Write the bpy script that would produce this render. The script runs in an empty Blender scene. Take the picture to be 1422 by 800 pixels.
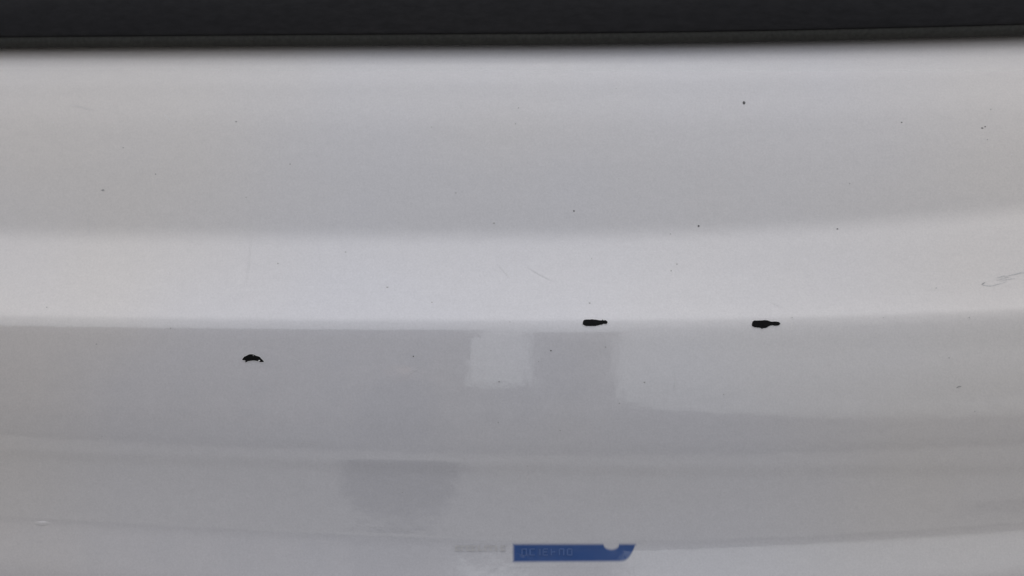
import bpy, bmesh, math, random
from mathutils import Vector, Matrix
from mathutils.bvhtree import BVHTree
from mathutils import noise as mnoise
R = math.radians
random.seed(4)
S = bpy.context.scene

# ------------------------------------------------------------------ camera
W0, H0 = 1422.0, 800.0
FOV = R(55); PITCH = R(-12)
F = (W0/2)/math.tan(FOV/2)
CAM = Vector((0, 0, 0.75))
cd = bpy.data.cameras.new('camera'); cam = bpy.data.objects.new('camera', cd); S.collection.objects.link(cam)
cam.location = CAM; cam.rotation_euler = (R(90)+PITCH, 0, 0)
cd.sensor_width = 36; cd.angle = FOV
cd.clip_start = 0.01; cd.clip_end = 2000
cd.dof.use_dof = True; cd.dof.focus_distance = 0.203; cd.dof.aperture_fstop = 11.0
S.camera = cam

# ------------------------------------------------------------------ sky and soft daylight
SUN_EL, SUN_AZ = R(74), R(0)
w = bpy.data.worlds.new('World'); S.world = w; w.use_nodes = True
nt = w.node_tree; bg = nt.nodes['Background']
sky = nt.nodes.new('ShaderNodeTexSky'); sky.sky_type = 'NISHITA'; sky.sun_disc = False
sky.sun_elevation = SUN_EL; sky.sun_rotation = SUN_AZ
sky.air_density = 1.0; sky.dust_density = 2.8; sky.ozone_density = 1.0
hs = nt.nodes.new('ShaderNodeHueSaturation'); hs.inputs['Saturation'].default_value = 0.16
nt.links.new(sky.outputs[0], hs.inputs['Color']); # overcast sky: brightest overhead, dimmer towards the horizon
tcw = nt.nodes.new('ShaderNodeTexCoord'); sx = nt.nodes.new('ShaderNodeSeparateXYZ'); nt.links.new(tcw.outputs['Generated'], sx.inputs[0])
ma = nt.nodes.new('ShaderNodeMath'); ma.operation = 'MULTIPLY_ADD'; ma.use_clamp = False
mc = nt.nodes.new('ShaderNodeMath'); mc.operation = 'MAXIMUM'; mc.inputs[1].default_value = 0; nt.links.new(sx.outputs['Z'], mc.inputs[0])
nt.links.new(mc.outputs[0], ma.inputs[0]); ma.inputs[1].default_value = .85; ma.inputs[2].default_value = .75
vm = nt.nodes.new('ShaderNodeVectorMath'); vm.operation = 'SCALE'
nt.links.new(hs.outputs[0], vm.inputs[0]); nt.links.new(ma.outputs[0], vm.inputs['Scale'])
nt.links.new(vm.outputs[0], bg.inputs['Color'])
bg.inputs['Strength'].default_value = 0.10
sd = bpy.data.lights.new('sun', 'SUN'); sd.energy = 0.5; sd.angle = R(38); sd.color = (1, .975, .94)
sun = bpy.data.objects.new('sun', sd); S.collection.objects.link(sun)
# the light comes down along -Z of the lamp, towards the bumper from behind the photographer
sdir = Vector((math.sin(SUN_AZ)*math.cos(SUN_EL), math.cos(SUN_AZ)*math.cos(SUN_EL), math.sin(SUN_EL)))
sun.rotation_euler = sdir.to_track_quat('Z', 'Y').to_euler()
S.view_settings.view_transform = 'Standard'; S.view_settings.look = 'None'
S.view_settings.exposure = 0.89; S.view_settings.gamma = 1.0
S.render.resolution_x = 1024; S.render.resolution_y = 576

# ------------------------------------------------------------------ helpers
def new_mat(name):
    m = bpy.data.materials.new(name); m.use_nodes = True
    return m, m.node_tree.nodes, m.node_tree.links, m.node_tree.nodes['Principled BSDF']

def tag(o, label=None, cat=None, group=None, kind=None):
    for k, v in (('label', label), ('category', cat), ('group', group), ('kind', kind)):
        if v: o[k] = v
    return o

def make(name, verts, faces, mats, parent=None, smooth=True, fmat=None):
    me = bpy.data.meshes.new(name); me.from_pydata([tuple(v) for v in verts], [], faces)
    for m in (mats if isinstance(mats, (list, tuple)) else [mats]): me.materials.append(m)
    me.polygons.foreach_set('use_smooth', [smooth]*len(me.polygons))
    if fmat: me.polygons.foreach_set('material_index', fmat)
    me.update()
    o = bpy.data.objects.new(name, me); S.collection.objects.link(o)
    if parent: o.parent = parent
    return o

def lerp_table(t, v):
    if v <= t[0][0]: return t[0][1]
    for (a, x), (b, y) in zip(t, t[1:]):
        if v <= b:
            k = (v-a)/(b-a); k = k*k*(3-2*k)
            return x + (y-x)*k
    return t[-1][1]

def noise_node(N, L, scale, detail=4, rough=.55, vec=None, src='Object', stretch=None):
    tc = N.new('ShaderNodeTexCoord'); mp = N.new('ShaderNodeMapping')
    L.new(tc.outputs[src], mp.inputs[0])
    if stretch: mp.inputs['Scale'].default_value = stretch
    n = N.new('ShaderNodeTexNoise'); n.inputs['Scale'].default_value = scale
    n.inputs['Detail'].default_value = detail; n.inputs['Roughness'].default_value = rough
    L.new(mp.outputs[0], n.inputs['Vector'])
    return n

def ramp(N, L, src, stops):
    r = N.new('ShaderNodeValToRGB')
    while len(r.color_ramp.elements) < len(stops): r.color_ramp.elements.new(.5)
    for e, (p, c) in zip(r.color_ramp.elements, stops): e.position = p; e.color = (*c, 1)
    L.new(src, r.inputs[0]); return r

# ------------------------------------------------------------------ materials
def paint_material():
    m, N, L, P = new_mat('silver_white_paint')
    # fine grain of the lacquer, soft patchy road film
    g = noise_node(N, L, 2600, 2, .6)
    d = noise_node(N, L, 16, 5, .6, stretch=(.5, 1, 1.6))
    r1 = ramp(N, L, g.outputs[0], [(.25, (.578, .568, .586)), (.75, (.656, .645, .664))])
    r2 = ramp(N, L, d.outputs[0], [(.3, (.965, .965, .965)), (.7, (1, 1, 1))])
    g2 = noise_node(N, L, 650, 3, .6, stretch=(.5, 1, 1)); r5 = ramp(N, L, g2.outputs[0], [(.3, (.972, .972, .974)), (.7, (1.01, 1.01, 1.01))])
    mg = N.new('ShaderNodeMix'); mg.data_type = 'RGBA'; mg.blend_type = 'MULTIPLY'; mg.inputs[0].default_value = 1
    L.new(r1.outputs[0], mg.inputs[6]); L.new(r5.outputs[0], mg.inputs[7])
    mx = N.new('ShaderNodeMix'); mx.data_type = 'RGBA'; mx.blend_type = 'MULTIPLY'; mx.inputs[0].default_value = 1
    L.new(mg.outputs[2], mx.inputs[6]); L.new(r2.outputs[0], mx.inputs[7])
    # faint warm and cool blotches, the camera's colour shading painted in
    c = noise_node(N, L, 9, 3, .5)
    r3 = ramp(N, L, c.outputs[0], [(.38, (.97, .975, 1)), (.62, (1, .98, .945))])
    mx2 = N.new('ShaderNodeMix'); mx2.data_type = 'RGBA'; mx2.blend_type = 'MULTIPLY'; mx2.inputs[0].default_value = 1
    L.new(mx.outputs[2], mx2.inputs[6]); L.new(r3.outputs[0], mx2.inputs[7])
    L.new(mx2.outputs[2], P.inputs['Base Color'])
    # warm lens shading painted in, stronger towards the ends of the bumper
    tc = N.new('ShaderNodeTexCoord'); sx = N.new('ShaderNodeSeparateXYZ'); L.new(tc.outputs['Object'], sx.inputs[0])
    ab = N.new('ShaderNodeMath'); ab.operation = 'ABSOLUTE'; L.new(sx.outputs[0], ab.inputs[0])
    r4 = ramp(N, L, ab.outputs[0], [(.035, (1, 1, 1)), (.12, (1, .972, .93))])
    mx3 = N.new('ShaderNodeMix'); mx3.data_type = 'RGBA'; mx3.blend_type = 'MULTIPLY'; mx3.inputs[0].default_value = 1
    L.new(mx2.outputs[2], mx3.inputs[6]); L.new(r4.outputs[0], mx3.inputs[7])
    L.new(mx3.outputs[2], P.inputs['Base Color'])
    P.inputs['Roughness'].default_value = .5
    P.inputs['Specular IOR Level'].default_value = .2
    P.inputs['Coat Weight'].default_value = 1; P.inputs['Coat IOR'].default_value = 1.9
    P.inputs['Coat Roughness'].default_value = .035
    rr = ramp(N, L, d.outputs[0], [(.35, (.04, .04, .04)), (.75, (.065, .065, .065))])
    # coat roughened towards the trim lip to blur the hard edge of its reflection
    tcd = N.new('ShaderNodeTexCoord'); sxd = N.new('ShaderNodeSeparateXYZ'); L.new(tcd.outputs['Object'], sxd.inputs[0])
    mr = N.new('ShaderNodeMapRange'); L.new(sxd.outputs[2], mr.inputs[0])
    mr.inputs[1].default_value = .7485; mr.inputs[2].default_value = .7535; mr.inputs[3].default_value = 0; mr.inputs[4].default_value = .32
    ad = N.new('ShaderNodeMath'); ad.operation = 'ADD'; L.new(rr.outputs[0], ad.inputs[0]); L.new(mr.outputs[0], ad.inputs[1])
    L.new(ad.outputs[0], P.inputs['Coat Roughness'])
    # orange peel of the clear coat plus dust nibs
    o1 = noise_node(N, L, 420, 3, .5)
    b = N.new('ShaderNodeBump'); b.inputs['Strength'].default_value = .16; b.inputs['Distance'].default_value = .00013
    L.new(o1.outputs[0], b.inputs['Height']); L.new(b.outputs[0], P.inputs['Coat Normal'])
    b2 = N.new('ShaderNodeBump'); b2.inputs['Strength'].default_value = .10; b2.inputs['Distance'].default_value = .0001
    L.new(g.outputs[0], b2.inputs['Height']); L.new(b2.outputs[0], P.inputs['Normal'])
    return m

def trim_material():
    m, N, L, P = new_mat('black_grained_plastic')
    n = noise_node(N, L, 900, 4, .6, stretch=(.35, 1, 1))
    d = noise_node(N, L, 30, 4, .6, stretch=(.25, 1, 1.5))
    r = ramp(N, L, n.outputs[0], [(.3, (.021, .021, .0235)), (.75, (.030, .030, .033))])
    r2 = ramp(N, L, d.outputs[0], [(.3, (.8, .8, .82)), (.75, (1.1, 1.08, 1.05))])
    mx = N.new('ShaderNodeMix'); mx.data_type = 'RGBA'; mx.blend_type = 'MULTIPLY'; mx.inputs[0].default_value = 1
    L.new(r.outputs[0], mx.inputs[6]); L.new(r2.outputs[0], mx.inputs[7])
    L.new(mx.outputs[2], P.inputs['Base Color'])
    P.inputs['Roughness'].default_value = .6; P.inputs['Specular IOR Level'].default_value = .12
    b = N.new('ShaderNodeBump'); b.inputs['Strength'].default_value = .5; b.inputs['Distance'].default_value = .00015
    L.new(n.outputs[0], b.inputs['Height']); L.new(b.outputs[0], P.inputs['Normal'])
    return m

def plain(name, col, rough=.5, spec=.5, nscale=None, amt=.2, bump=0):
    m, N, L, P = new_mat(name)
    P.inputs['Roughness'].default_value = rough; P.inputs['Specular IOR Level'].default_value = spec
    P.inputs['Base Color'].default_value = (*col, 1)
    if nscale:
        n = noise_node(N, L, nscale, 5, .6)
        r = ramp(N, L, n.outputs[0], [(.3, tuple(c*(1-amt) for c in col)), (.7, tuple(min(1, c*(1+amt)) for c in col))])
        L.new(r.outputs[0], P.inputs['Base Color'])
        if bump:
            b = N.new('ShaderNodeBump'); b.inputs['Strength'].default_value = .6; b.inputs['Distance'].default_value = bump
            L.new(n.outputs[0], b.inputs['Height']); L.new(b.outputs[0], P.inputs['Normal'])
    return m

PAINT = paint_material(); TRIM = trim_material()
LIP_GREY = plain('bounce_lit_grey', (.040, .040, .037), .8, .2, 1200, .2, .0001)  # bounce light on the trim's lower lip put into this grey
CHIP = plain('bare_black_plastic', (.004, .004, .0045), .75, .12, 1800, .5, .0001)
RIM = plain('lacquer_edge_glint', (.70, .69, .70), .35, .5, 3000, .08)
SPECK = plain('grey_dirt', (.12, .117, .12), .8, .2, 4000, .4)
SPECK2 = plain('faint_dirt', (.34, .335, .335), .8, .2, 4000, .3)
SCR = plain('scratch_and_glint', (.50, .495, .495), .7, .3, 3000, .2)
SCRF = plain('faint_hairline_scratch', (.60, .593, .605), .6, .3, 3000, .1)
PALE = plain('pale_print', (.060, .115, .29), .5, .4, 900, .15)
GREYP = plain('grey_print', (.50, .49, .50), .5, .4, 900, .12)
FILM = plain('white_film', (.615, .617, .632), .4, .4, 300, .03)

def ink_material():
    m = PAINT.copy(); m.name = 'blue_ink_on_paint'
    N, L = m.node_tree.nodes, m.node_tree.links; P = N['Principled BSDF']
    src = P.inputs['Base Color'].links[0].from_socket
    a = N.new('ShaderNodeAttribute'); a.attribute_name = 'ink'
    mx = N.new('ShaderNodeMix'); mx.data_type = 'RGBA'; mx.inputs[7].default_value = (.027, .080, .260, 1)
    L.new(a.outputs['Fac'], mx.inputs[0]); L.new(src, mx.inputs[6]); L.new(mx.outputs[2], P.inputs['Base Color'])
    return m
BLUE = ink_material()
# ------------------------------------------------------------------ bumper surface
# elevation of the outward normal down the section, top to bottom
ELEV = [(40, 60), (54, 46), (66, 41.5), (84, 39), (100, 36), (130, 28), (200, 20.5), (250, 18.3), (310, 17.8), (345, 33), (400, 34.5), (441, 35),
        (450, 25), (462, 18.5), (476, 15), (560, 12), (600, 9), (638, 5), (652, -1), (666, 3.5), (745, 6), (768, 17), (800, 18), (860, 8), (1000, -25), (1150, -70)]
def profile(step=3):
    def ray(v):
        a = PITCH - math.atan((v-400)/F); return Vector((math.cos(a), math.sin(a)))
    c0 = Vector((0, CAM.z))
    v0 = 447; p0 = c0 + ray(v0)*.2/math.cos(math.atan((v0-400)/F))
    out = {v0: p0}
    for sgn, end in ((-1, 44), (1, 1150)):
        p = p0.copy(); v = v0
        while (v > end if sgn < 0 else v < end):
            nv = v + sgn*step
            e = R(lerp_table(ELEV, (v+nv)/2))
            t = Vector((math.sin(e), math.cos(e)))     # (Y,Z) going up
            d = ray(nv)
            # c0 + a d = p + b t
            det = d.x*(-t.y) + t.x*d.y
            r = p - c0
            a = (r.x*(-t.y) + t.x*r.y)/det
            q = c0 + d*a
            if (q-p).length > .02: q = p + (q-p).normalized()*.02
            p = q; v = nv; out[v] = p
    return [(v, out[v]) for v in sorted(out)]
PROF = profile()
def kz(x, v):       # the crease lines drift slowly along the bumper
    r = max(0, x)/.10; l = max(0, -x)/.10
    rt = lerp_table([(60, 11), (322, 33), (447, 17), (500, 10), (560, 7), (612, 9), (650, 3), (755, 26), (1000, 20)], v)
    lt = lerp_table([(60, 4), (325, 3), (447, 0), (650, 0), (755, 2), (1000, 0)], v)
    px = rt*min(r, 2.2)**1.7 - lt*0
    px -= (lerp_table([(60, 2), (447, 8), (650, 2), (755, -8)], v))*min(l, 2)
    return px*.2/F
def ky(x):
    return -.045*x + x*x/(2*1.3)
def surf(x, v_i):
    v, p = PROF[v_i]
    return Vector((x, p.x + ky(x), p.y + kz(x, v)))
NX = 150; X0, X1 = -.34, .34
# extra run of the section: tucked back under the trim and returned at the foot
verts = []; faces = []
nv = len(PROF)
for i in range(nv):
    for j in range(NX+1):
        verts.append(surf(X0+(X1-X0)*j/NX, i))
back = []
for i in (0, nv-1):
    row = []
    for j in range(NX+1):
        b = verts[i*(NX+1)+j]
        row.append(len(verts)); verts.append(b + Vector((0, .05, .001 if i == 0 else .002)))
    back.append(row)
for i in range(nv-1):
    for j in range(NX):
        a = i*(NX+1)+j; faces.append((a, a+NX+1, a+NX+2, a+1))
for j in range(NX):
    faces.append((back[0][j], j, j+1, back[0][j+1]))
    a = (nv-1)*(NX+1)+j; faces.append((a, back[1][j], back[1][j+1], a+1))

bumper = bpy.data.objects.new('car_bumper', None); S.collection.objects.link(bumper)
tag(bumper, 'glossy silver-white painted car bumper with black chips and a long horizontal crease', 'bumper')
cover = make('bumper_cover', verts, faces, PAINT, bumper)
bvh = BVHTree.FromPolygons([v for v in verts], faces)
def at(px, py):
    d = Vector(((px-W0/2)/F, 1, 0)); d.z = -(py-H0/2)/F
    d = Matrix.Rotation(PITCH, 3, 'X') @ d; d.normalize()
    h = bvh.ray_cast(CAM, d)
    n = h[1]
    if n.dot(d) > 0: n = -n
    return h[0], n, d

# ------------------------------------------------------------------ black trim above
top_p = at(700, 66)[0]
def trim_section():
    # (dy, dz) from the lower front edge, going up the face and back along the underside
    y, z = 0, 0
    return [(.075, .0006), (.030, .0004), (.010, .0002), (.0012, 0), (.0007, .00002), (.0003, .00015), (.0001, .00035), (0, .0007), (.0004, .009), (.004, .018),
            (.012, .03), (.030, .045), (.060, .06)]
edge_y = top_p.y - .003
def z_at_row(py, y):
    a = PITCH - math.atan((py-400)/F); return CAM.z + math.tan(a)*y
edge_z = z_at_row(47, edge_y)
sec = trim_section(); tv = []; tf = []
for (a, b) in sec:
    for j in range(NX+1):
        x = X0+(X1-X0)*j/NX
        tv.append(Vector((x, edge_y + ky(x) + a, edge_z + b + kz(x, 60))))
for i in range(len(sec)-1):
    for j in range(NX):
        a = i*(NX+1)+j; tf.append((a, a+1, a+NX+2, a+NX+1))
trim = bpy.data.objects.new('black_trim', None); S.collection.objects.link(trim)
tag(trim, 'matt black grained plastic trim running along the top edge of the pale bumper', 'trim')
make('trim_panel', tv, tf, TRIM, trim)
# rounded bead added as the trim's lip, bounce light put into its grey
bead_z = z_at_row(53, edge_y+.0016); rv = []; rf = []; rr_ = .5*(z_at_row(43, edge_y+.0016)-z_at_row(62, edge_y+.0016))
for k in range(12):
    a = 6.2832*k/12
    for j in range(NX+1):
        x = X0+(X1-X0)*j/NX
        rv.append(Vector((x, edge_y+ky(x)+.0016+math.cos(a)*rr_, bead_z+kz(x, 60)+math.sin(a)*rr_)))
for k in range(12):
    for j in range(NX):
        a = k*(NX+1)+j; b = ((k+1) % 12)*(NX+1)+j; rf.append((a, a+1, b+1, b))
make('bounce_lit_lip', rv, rf, LIP_GREY, trim)

# ------------------------------------------------------------------ marks on the lacquer
def patch(name, poly, mat, lift=.00004, dome=0.0, parent=None):
    """irregular flat patch lying on the bumper; poly in picture positions found on the surface"""
    pts = []; ns = []
    for q in poly:
        p, n, _ = at(*q); pts.append(p + n*lift); ns.append(n)
    cx = sum(q[0] for q in poly)/len(poly); cy = sum(q[1] for q in poly)/len(poly)
    bm = bmesh.new(); vs = [bm.verts.new(p) for p in pts]
    vlow = [bm.verts.new(p - n*(lift+.00003)) for p, n in zip(pts, ns)]
    f = bm.faces.new(vs)
    for i in range(len(vs)):
        k = (i+1) % len(vs); bm.faces.new((vs[k], vs[i], vlow[i], vlow[k]))
    bmesh.ops.triangulate(bm, faces=[f])
    if len(poly) > 14:      # let the patch follow the curve of the panel
        low = set(vlow)
        bmesh.ops.subdivide_edges(bm, edges=[e for e in bm.edges if not (e.verts[0] in low or e.verts[1] in low)], cuts=3, use_grid_fill=True)
        for v_ in bm.verts:
            if v_ in low or v_ in vs: continue
            q_, n_, _i, _d = bvh.find_nearest(v_.co)
            if n_.y > 0: n_ = -n_
            v_.co = q_ + n_*(lift+.00001)
    bmesh.ops.recalc_face_normals(bm, faces=bm.faces)
    me = bpy.data.meshes.new(name); bm.to_mesh(me); bm.free(); me.materials.append(mat)
    o = bpy.data.objects.new(name, me); S.collection.objects.link(o); o.parent = parent or bumper
    return o
def ragged(poly, n=3, amp=.5):
    out = []
    for i in range(len(poly)):
        a = poly[i]; b = poly[(i+1) % len(poly)]
        out.append(a)
        for k in range(1, n):
            t = k/n; out.append((a[0]+(b[0]-a[0])*t+random.uniform(-amp, amp), a[1]+(b[1]-a[1])*t+random.uniform(-amp, amp)*.8))
    return out
def grow(poly, g):
    cx = sum(q[0] for q in poly)/len(poly); cy = sum(q[1] for q in poly)/len(poly)
    out = []
    n = len(poly)
    for i in range(n):
        a, b = poly[i-1], poly[(i+1) % n]
        tx, ty = b[0]-a[0], b[1]-a[1]; l = math.hypot(tx, ty) or 1
        nx, ny = ty/l, -tx/l
        out.append((poly[i][0]+nx*g, poly[i][1]+ny*g))
    return out
def zoomed(pts, x0, y0, s): return [(x0+a/s, y0+b/s) for a, b in pts]
chips = [
 ('small crescent-shaped black chip low on the left', zoomed([(415,470),(440,430),(460,402),(500,385),(540,362),(585,346),(640,346),(690,362),(730,380),(775,392),(815,415),(840,445),(868,475),(897,512),(860,518),(800,520),(765,497),(720,490),(660,484),(600,490),(545,500),(510,522),(475,528),(490,505),(478,476),(440,480)], 310, 470, 15.8)),
 ('middle black chip with blunt left end, on the crease', zoomed([(338,365),(345,300),(365,262),(420,246),(500,246),(570,238),(640,248),(700,256),(760,266),(815,266),(830,236),(842,264),(905,262),(945,285),(958,312),(938,352),(895,356),(850,346),(820,372),(770,378),(735,388),(690,396),(660,410),(590,408),(500,408),(420,408),(380,390)], 790, 430, 17.775)),
 ('right-hand black chip with a small drip-like point below it', zoomed([(378,360),(380,300),(400,258),(440,238),(520,238),(600,238),(660,230),(700,232),(750,244),(800,264),(850,262),(900,260),(960,268),(1000,290),(1008,312),(980,340),(935,356),(880,356),(830,344),(790,350),(745,372),(700,400),(650,408),(615,410),(598,434),(580,408),(540,396),(490,394),(440,392),(410,375)], 1020, 430, 15.8))]
for lab, poly in chips:
    poly = ragged(poly, 2, .22)
    c = patch('paint_chip', poly, CHIP, .00006); c['label'] = lab
    e = patch('lacquer_edge', grow(poly, .75), RIM, .00002, parent=c)  # broken lacquer edge, its highlight put into the paler colour
# glints painted as pale flakes in and below the crescent chip
g0 = patch('flake_glint', zoomed([(650,376),(665,370),(676,377),(668,384)], 310, 470, 15.8), SCR, .0001)
g1 = patch('flake_glint', zoomed([(770,478),(800,470),(812,485),(800,505),(780,500)], 310, 470, 15.8), RIM, .0001)

def blob(px, py, w, h, n=9):
    a0 = random.random()*6
    return [(px+math.cos(a0+6.283*i/n)*w/2*random.uniform(.7, 1.15), py+math.sin(a0+6.283*i/n)*h/2*random.uniform(.7, 1.15)) for i in range(n)]
specks = [(1033,143,5,4.5,0),(1163,318,3,2,0),(970,314,3,3,0),(797,293,2.5,2.5,0),(143,264,4.5,3,1),(1252,170,2.5,2,0),(1364,178,3,2,0),(1368,176,2,2,0),
 (686,310,3,2.5,1),(932,376,2.5,2,1),(940,367,2,2,1),(720,150,2,2,1),(328,169,3,2,1),(403,228,2,2.5,1),(633,268,2,2,1),(171,205,2,2,1),(386,366,2.5,2,1),
 (765,487,2.5,2,0),(895,531,3,2.5,1),(693,530,2.5,2,1),(841,482,2.5,2,1),(1346,441,2.5,2,1),(1331,537,3,2,1),(538,399,3,2,1),(819,421,3,2,1),(860,560,2,2,1),
 (574,495,2,2,0),(692,587,2,2,1),(778,598,2,2,1),(1005,548,2,1.5,1),(1371,194,2.5,2,1),(1100,21+420,2,2,1),(237,456,2,2,1),(134,478,3,1.5,1),(65,427,2,2,1),(1318,497,2.5,1.5,1),
 (716,172,2,2,1),(931,325,2,2,1),(1376,152,2,2,1),(216,242,2,2,1),(1180,255,2,2,1),(1300,400,2,2,1),(480,350,2,2,1),(600,420,2,2,1)]
for (a, b, w_, h_, k) in specks:
    patch('dirt_speck', blob(a, b, w_, h_), SPECK2 if k else SPECK, .00003)
for i in range(70):       # the faintest grit
    gx, gy = random.uniform(10, 1410), random.uniform(110, 740)
    if any(abs(gx-a) < 30 and abs(gy-b) < 14 for a, b in ((351, 497), (826, 448), (1063, 450))): continue
    patch('dirt_speck', blob(gx, gy, random.uniform(1.2, 2), random.uniform(1, 1.7), 6), SPECK2 if random.random() < .25 else SCRF, .00003)

def scratch(pts, w, mat, label=None):
    # tapered line: resample
    P = []
    for (a, b) in zip(pts, pts[1:]):
        for k in range(6): P.append((a[0]+(b[0]-a[0])*k/6, a[1]+(b[1]-a[1])*k/6))
    P.append(pts[-1]); n = len(P); L_, R_ = [], []
    for i, q in enumerate(P):
        a = P[max(0, i-1)]; b = P[min(n-1, i+1)]
        tx, ty = b[0]-a[0], b[1]-a[1]; l = math.hypot(tx, ty) or 1
        hw = w/2*(.25+.75*math.sin(math.pi*(i+.5)/n))*random.uniform(.75, 1.2)
        L_.append((q[0]-ty/l*hw, q[1]+tx/l*hw)); R_.append((q[0]+ty/l*hw, q[1]-tx/l*hw))
    v = []; f = []
    for a, b in zip(L_, R_):
        for q in (a, b):
            p, nn, _ = at(*q); v.append(p+nn*.00003)
    for i in range(n-1): f.append((2*i, 2*i+1, 2*i+3, 2*i+2))
    o = make('scratch', v, f, mat, bumper, smooth=False)
    if label: o['label'] = label
    return o
Z = lambda pts: zoomed(pts, 1322, 350, 11.43)
scratch(Z([(470,520),(490,505),(525,480)]), 1.6, SPECK2)
scratch(Z([(478,500),(495,530),(530,528),(580,538),(650,535),(740,510),(860,470)]), 1.1, SCR, 'hooked grey scuff beside the right edge')
scratch(Z([(705,410),(760,400),(820,378),(900,382)]), 1.2, SCR)
scratch(Z([(710,452),(780,430),(860,402),(920,400)]), 1.1, SCR)
scratch(Z([(780,464),(850,440),(930,425),(1000,424)]), 1.0, SCR)
scratch(Z([(900,375),(970,358),(1030,345),(1090,328),(1180,328)]), 1.6, SCR)
scratch([(715,346),(715.5,365),(715,388)], .8, SCRF, 'thin upright hairline scratch near the middle')
scratch([(122,300),(123,315),(126,332)], .6, SCRF)
scratch([(350,322),(347,350),(344,378),(340,400)], .7, SCRF)
scratch([(691,368),(703,380),(707,387)], .7, SCRF)
scratch([(562,523),(575,515),(590,506)], .9, SCRF)
scratch([(227,158),(240,170)], .8, SCRF)
scratch([(1328,539),(1331,537),(1335,536.5)], 1.4, SPECK2)
scratch([(255,452),(262,458),(267,460)], .8, SCRF)
scratch([(935,520),(938,530),(936,545)], .9, SCRF)
scratch([(730,370),(745,379),(770,392)], .6, SCRF)
for i in range(5):
    a = random.uniform(20, 1400); b = random.uniform(120, 620); t = random.uniform(-.5, .5); l = random.uniform(8, 45)
    scratch([(a, b), (a+l*.5, b+l*.5*t+random.uniform(-1, 1)), (a+l, b+l*t)], .55, SCRF)

# little lifted bubble in the lacquer low on the left
def bubble(px, py, w_, h_, ht, mat, name, label=None):
    v = []; f = []; nr, na = 6, 18
    c, n, _ = at(px, py); 
    for i in range(nr+1):
        for k in range(na):
            r = i/nr; a = 6.283*k/na
            q, nn, _ = at(px+math.cos(a)*w_/2*r, py+math.sin(a)*h_/2*r)
            v.append(q+nn*(ht*(1-r*r)**1.5 - .00001))
    for i in range(nr):
        for k in range(na):
            f.append((i*na+k, i*na+(k+1) % na, (i+1)*na+(k+1) % na, (i+1)*na+k))
    o = make(name, v, f, mat, bumper)
    if label: o['label'] = label
    return o
bubble(59, 727, 26, 8, .00014, PAINT, 'lacquer_blister', 'small raised blister low on the left')

# ------------------------------------------------------------------ sticker with blue print
def sheet(name, poly, mat, lift, parent, sub=14):
    """thin sheet following the surface; poly = 4 corners or outline filled by strips (top list, bottom list)"""
    top, bot = poly; v = []; f = []
    n = len(top)
    for i in range(n):
        for k in range(sub+1):
            t = k/sub; q = (top[i][0]+(bot[i][0]-top[i][0])*t, top[i][1]+(bot[i][1]-top[i][1])*t)
            p, nn, _ = at(*q); v.append(p+nn*lift)
    for i in range(n-1):
        for k in range(sub):
            a = i*(sub+1)+k; f.append((a, a+1, a+sub+2, a+sub+1))
    return make(name, v, f, mat, parent)
def cols(x0, x1, n, ftop, fbot):
    xs = [x0+(x1-x0)*i/n for i in range(n+1)]
    return [(x, ftop(x)) for x in xs], [(x, fbot(x)) for x in xs]
def btop(x):
    d = abs(x-849)
    return 756 + (0 if d > 11 else 7.5*math.sqrt(max(0, 1-(d/11)**2)))
def bbot(x):
    if x < 862: return 780-(x-713)*.006
    t = (x-862)/20.0
    return max(756.5, 779-1*t - 21*max(0, t)**2.6)
film = sheet('sticker', cols(705, 891, 150, lambda x: 749, lambda x: 788), BLUE, .00002, bumper, 30)
film['label'] = 'blue printed strip with a slanted rounded right end and a pale notch'
att = film.data.attributes.new('ink', 'FLOAT', 'POINT')
val = []
for i in range(151):
    x = 705+186*i/150
    for k in range(31):
        y = 749+39*k/30
        d = min(x-713, y-btop(x), bbot(x)-y, (882-x)) if x > 700 else -9
        t_ = max(0, min(1, (d+3)/5.5)); val.append(t_*t_*(3-2*t_))
att.data.foreach_set('value', val)
# worn, squashed lettering: not legible in the photograph, only its upright strokes
def stroke(x0, y0, x1, y1, mat, nm):
    sheet(nm, ([(x0, y0), (x1, y0)], [(x0, y1), (x1, y1)]), mat, .00012, film, 2)
x = 724.0
glyphs = ['n', 'c', 'i', 'e', 'r', 'n', 'o']
for ch in glyphs:
    if ch in 'nco': stroke(x, 762, x+2, 771, PALE, 'letter_stroke'); 
    if ch in 'no': stroke(x+6, 762, x+8, 771, PALE, 'letter_stroke')
    if ch in 'nceo': stroke(x+1.5, 761, x+7.5, 763.2, PALE, 'letter_stroke')
    if ch in 'ceo': stroke(x+1.5, 769.5, x+7.5, 771.5, PALE, 'letter_stroke')
    if ch in 'er': stroke(x, 762, x+2, 771, PALE, 'letter_stroke'); stroke(x+1.5, 765, x+6.5, 767.2, PALE, 'letter_stroke')
    if ch == 'i': stroke(x+2, 762, x+4.5, 771, PALE, 'letter_stroke')
    x += 7 if ch == 'i' else 11.2
film = sheet('faded_lettering', cols(630, 702, 8, lambda x: 756, lambda x: 766), PAINT, .00002, bumper, 2)
film['label'] = 'faded grey lettering left of the blue strip'
x = 632.0
while x < 698:
    stroke(x, 757, x+3.2, 765, GREYP, 'letter_stroke'); 
    if random.random() < .6: stroke(x+3, 757, x+6.5, 759.4, GREYP, 'letter_stroke')
    if random.random() < .5: stroke(x+3, 762.6, x+6.5, 765, GREYP, 'letter_stroke')
    x += random.choice((7.5, 9, 10.5))

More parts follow.
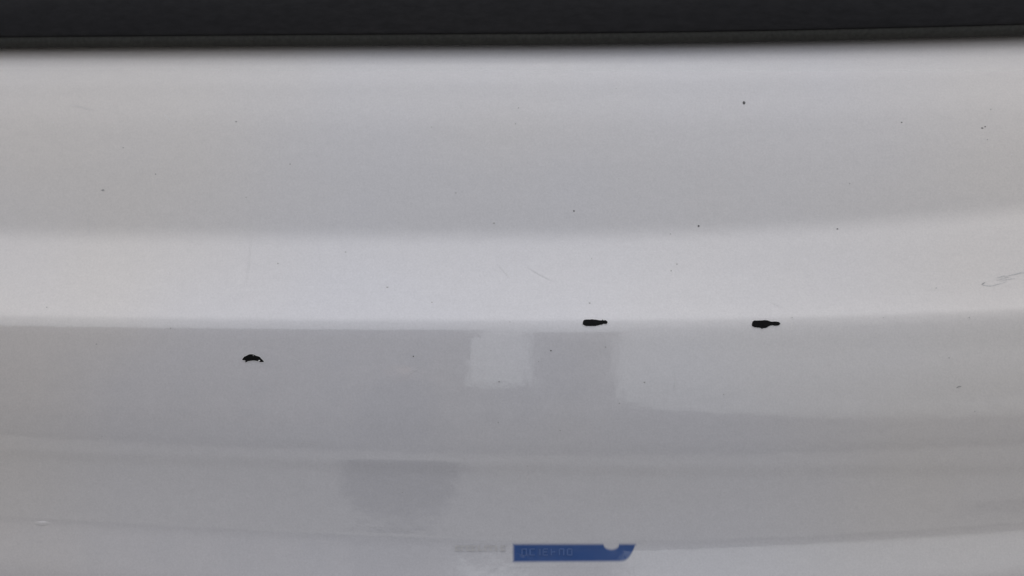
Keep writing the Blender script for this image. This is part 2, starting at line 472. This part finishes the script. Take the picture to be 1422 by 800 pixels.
# ------------------------------------------------------------------ invented street behind the camera, unseen, shaped for the reflections in the lacquer
GROUND = plain('asphalt', (.055, .054, .052), .9, .2, 40, .25, .004)
PAVE = plain('pale_concrete_paving', (.21, .206, .20), .9, .2, 25, .2, .002)
g = make('ground', [(-400, -400, -.12), (400, -400, -.12), (400, 400, -.12), (-400, 400, -.12)], [(0, 1, 2, 3)], GROUND)
g['kind'] = 'structure'
vb, fb = [], []; k_ = 0
for bx in ((-60, 60, -3.1, 4, -.1, 0), (-60, 60, -3.26, -3.11, -.1, .004)):
    vb.append(bx)
PAVEBOX = vb

def box(bmv, bmf, x0, x1, y0, y1, z0, z1):
    k = len(bmv)
    bmv += [(x0,y0,z0),(x1,y0,z0),(x1,y1,z0),(x0,y1,z0),(x0,y0,z1),(x1,y0,z1),(x1,y1,z1),(x0,y1,z1)]
    bmf += [tuple(k+i for i in f) for f in ((0,3,2,1),(4,5,6,7),(0,1,5,4),(1,2,6,5),(2,3,7,6),(3,0,4,7))]
def boxes(name, lst, mat, parent):
    v, f = [], []
    for b in lst: box(v, f, *b)
    return make(name, v, f, mat, parent, smooth=False)
pv = boxes('added_pavement', PAVEBOX, PAVE, None); pv['kind'] = 'structure'  # pale paving added out of view so the bag's reflection stands out
BRICK = plain('pale_brick', (.19, .17, .155), .9, .2, 3, .25)
RENDER = plain('grey_render', (.17, .168, .165), .9, .2, 2, .15)
TILE = plain('dark_roof_tile', (.06, .055, .055), .8, .2, 3, .3)
GLASS = plain('dark_window_glass', (.06, .062, .065), .3, .3)
def added_house(label, x0, x1, h, mat, roofh, y=-30, depth=9):
    o = bpy.data.objects.new('added_house', None); S.collection.objects.link(o)  # unseen building, invented to shape the reflections
    tag(o, label, 'added_house', 'invented houses behind the camera')
    boxes('wall', [(x0, x1, y-depth, y, -.12, h)], mat, o)
    xm = .3; ym = y-depth/2
    v = [(x0-xm, y+xm, h), (x1+xm, y+xm, h), (x1+xm, y-depth-xm, h), (x0-xm, y-depth-xm, h), (x0-xm, ym, h+roofh), (x1+xm, ym, h+roofh)]
    make('roof', v, [(0,1,5,4), (2,3,4,5), (0,4,3), (1,2,5), (0,3,2,1)], TILE, o, smooth=False)
    n = max(1, int((x1-x0)/3.2)); st = (x1-x0)/n
    for i in range(n):
        for zz in ([1.0] if h < 4 else [1.0, 3.9] if h < 8 else [1.0, 3.9, 6.8]):
            if zz+1.3 < h:
                cx = x0+st*(i+.5)
                boxes('window', [(cx-.55, cx+.55, y, y+.03, zz, zz+1.25)], GLASS, o)
    return o
added_house('long three-storey pale brick terrace invented for the dark left reflection', -46, -5.25, 12.5, BRICK, 4, depth=4)
added_house('low grey garage building invented to shape the small pale reflection', -5.1, -2.35, 4.6, RENDER, .6)
added_house('narrow tall grey rendered building invented to part the two pale reflections', -2.0, 1.35, 12.5, RENDER, 3)
gw = bpy.data.objects.new('added_boundary_wall', None); S.collection.objects.link(gw)  # wall added out of view to bound the pale reflection
tag(gw, 'long grey boundary wall invented for the lower edge of the right reflection', 'wall')
for d0, d1 in ((Vector((1.5, -30, 0)), Vector((60, -160, 0))), (Vector((60.3, -160, 0)), Vector((230, -250, 0)))):
  t = (d1-d0).normalized(); nn = Vector((-t.y, t.x, 0))*.15
  for nm, z0, z1, k in (('wall_face', -.12, 3.4, 1), ('coping', 3.4, 3.52, 1.5)):
      v = []
      for q in (d0, d1):
          for sg in (-1, 1):
              for z in (z0, z1): v.append(q+nn*k*sg+Vector((0, 0, z)))
      make(nm, v, [(0,1,3,2), (4,6,7,5), (0,4,5,1), (2,3,7,6), (1,5,7,3), (0,2,6,4)], RENDER, gw, smooth=False)

# ------------------------------------------------------------------ bystander and bag invented behind the camera for the dark reflections
def skin(name, joints, edges, mat, parent=None, sub=2):
    me = bpy.data.meshes.new(name); me.from_pydata([j[:3] for j in joints], edges, [])
    o = bpy.data.objects.new(name, me); S.collection.objects.link(o)
    m = o.modifiers.new('skin', 'SKIN'); m.use_smooth_shade = True
    for i, j in enumerate(joints):
        r = j[3]; me.skin_vertices[0].data[i].radius = (r, r)
    me.skin_vertices[0].data[0].use_root = True
    u = o.modifiers.new('sub', 'SUBSURF'); u.levels = sub; u.render_levels = sub
    me.materials.append(mat)
    if parent: o.parent = parent
    return o
SKINM = plain('skin', (.42, .27, .20), .6, .4); CLOTH = plain('dark_cloth', (.012, .012, .014), .9, .1, 60, .2)
HAIR = plain('dark_hair', (.02, .015, .012), .8, .2, 200, .4)
px_, py_ = -1.23, -4.8
def P_(x, y, z, r): return (px_+x, py_+y, z, r)
J = [P_(0, 0, .90, .135), P_(0, 0, 1.08, .125), P_(0, .01, 1.30, .15), P_(0, 0, 1.42, .09), P_(0, .01, 1.49, .055),
     P_(-.09, 0, .82, .09), P_(-.10, .01, .47, .058), P_(-.11, -.02, .10, .045), P_(-.12, .12, .04, .04),
     P_(.09, 0, .82, .09), P_(.10, .01, .47, .058), P_(.11, -.02, .10, .045), P_(.12, .12, .04, .04),
     P_(-.20, 0, 1.37, .06), P_(-.24, -.02, 1.10, .045), P_(-.25, .04, .86, .033),
     P_(.20, 0, 1.37, .06), P_(.24, -.02, 1.10, .045), P_(.25, .04, .86, .033)]
E = [(0,1),(1,2),(2,3),(3,4),(0,5),(5,6),(6,7),(7,8),(0,9),(9,10),(10,11),(11,12),(3,13),(13,14),(14,15),(3,16),(16,17),(17,18)]
added_person = skin('added_person', J, E, CLOTH)
tag(added_person, 'invented bystander in dark clothes behind the camera, unseen, for the faint dark column', 'added_person')
skin('head', [P_(0, .01, 1.47, .05), P_(0, .03, 1.55, .07), P_(0, .03, 1.62, .088), P_(0, .01, 1.67, .07), P_(0, .125, 1.585, .013)], [(0,1),(1,2),(2,3),(1,4)], SKINM, added_person)
skin('hair', [P_(0, 0, 1.66, .088), P_(0, -.03, 1.60, .078)], [(0,1)], HAIR, added_person)
for sg in (-1, 1):
    hx = .25*sg
    jj = [P_(hx, .04, .86, .028), P_(hx, .05, .81, .030), P_(hx, .05, .775, .028)]; ee = [(0,1),(1,2)]
    for q in range(4):
        k = len(jj); off = -.03+.02*q; l = (.024, .028, .026, .02)[q]
        jj += [P_(hx, .05+off, .75, .0085), P_(hx-.006*sg, .05+off, .75-l, .008), P_(hx-.016*sg, .05+off, .75-2*l, .007)]
        ee += [(2, k), (k, k+1), (k+1, k+2)]
    k = len(jj); jj += [P_(hx-.02*sg, .09, .79, .010), P_(hx-.025*sg, .10, .755, .008)]; ee += [(1, k), (k, k+1)]
    skin('hand', jj, ee, SKINM, added_person, 1)

def pod(name, cx, cy, w_, d_, z0, z1, mat, parent, pw=2.6):
    v, f = [], []; na, nr = 24, 12
    for i in range(nr+1):
        t = i/nr; z = z0+(z1-z0)*t
        k = (1-max(0, (t-.45)/.55)**pw)**.5 if t > .45 else 1-(.45-t)*.12
        k = max(k, .02)
        for a in range(na):
            a_ = 6.2832*a/na; c_, s_ = math.cos(a_), math.sin(a_)
            v.append((cx+w_/2*k*abs(c_)**.7*(1 if c_ > 0 else -1), cy+d_/2*k*abs(s_)**.7*(1 if s_ > 0 else -1), z))
    for i in range(nr):
        for a in range(na): f.append((i*na+a, i*na+(a+1) % na, (i+1)*na+(a+1) % na, (i+1)*na+a))
    f += [tuple(range(na))[::-1], tuple(nr*na+a for a in range(na))]
    return make(name, v, f, mat, parent)
BAG = plain('black_nylon', (.010, .010, .012), .8, .15, 80, .3)
pod('long_coat', px_, py_, .62, .32, .28, 1.50, CLOTH, added_person, 3.5)
bag = bpy.data.objects.new('added_rucksack', None); S.collection.objects.link(bag)  # unseen bag added for the dark oval in the lacquer
tag(bag, 'black rounded bag invented behind the camera for the dark oval reflection', 'added_rucksack')
pod('bag_body', -.385, -1.28, .27, .20, 0, .30, BAG, bag, 4.5)
pod('front_pocket', -.385, -1.165, .20, .07, .02, .17, BAG, bag)
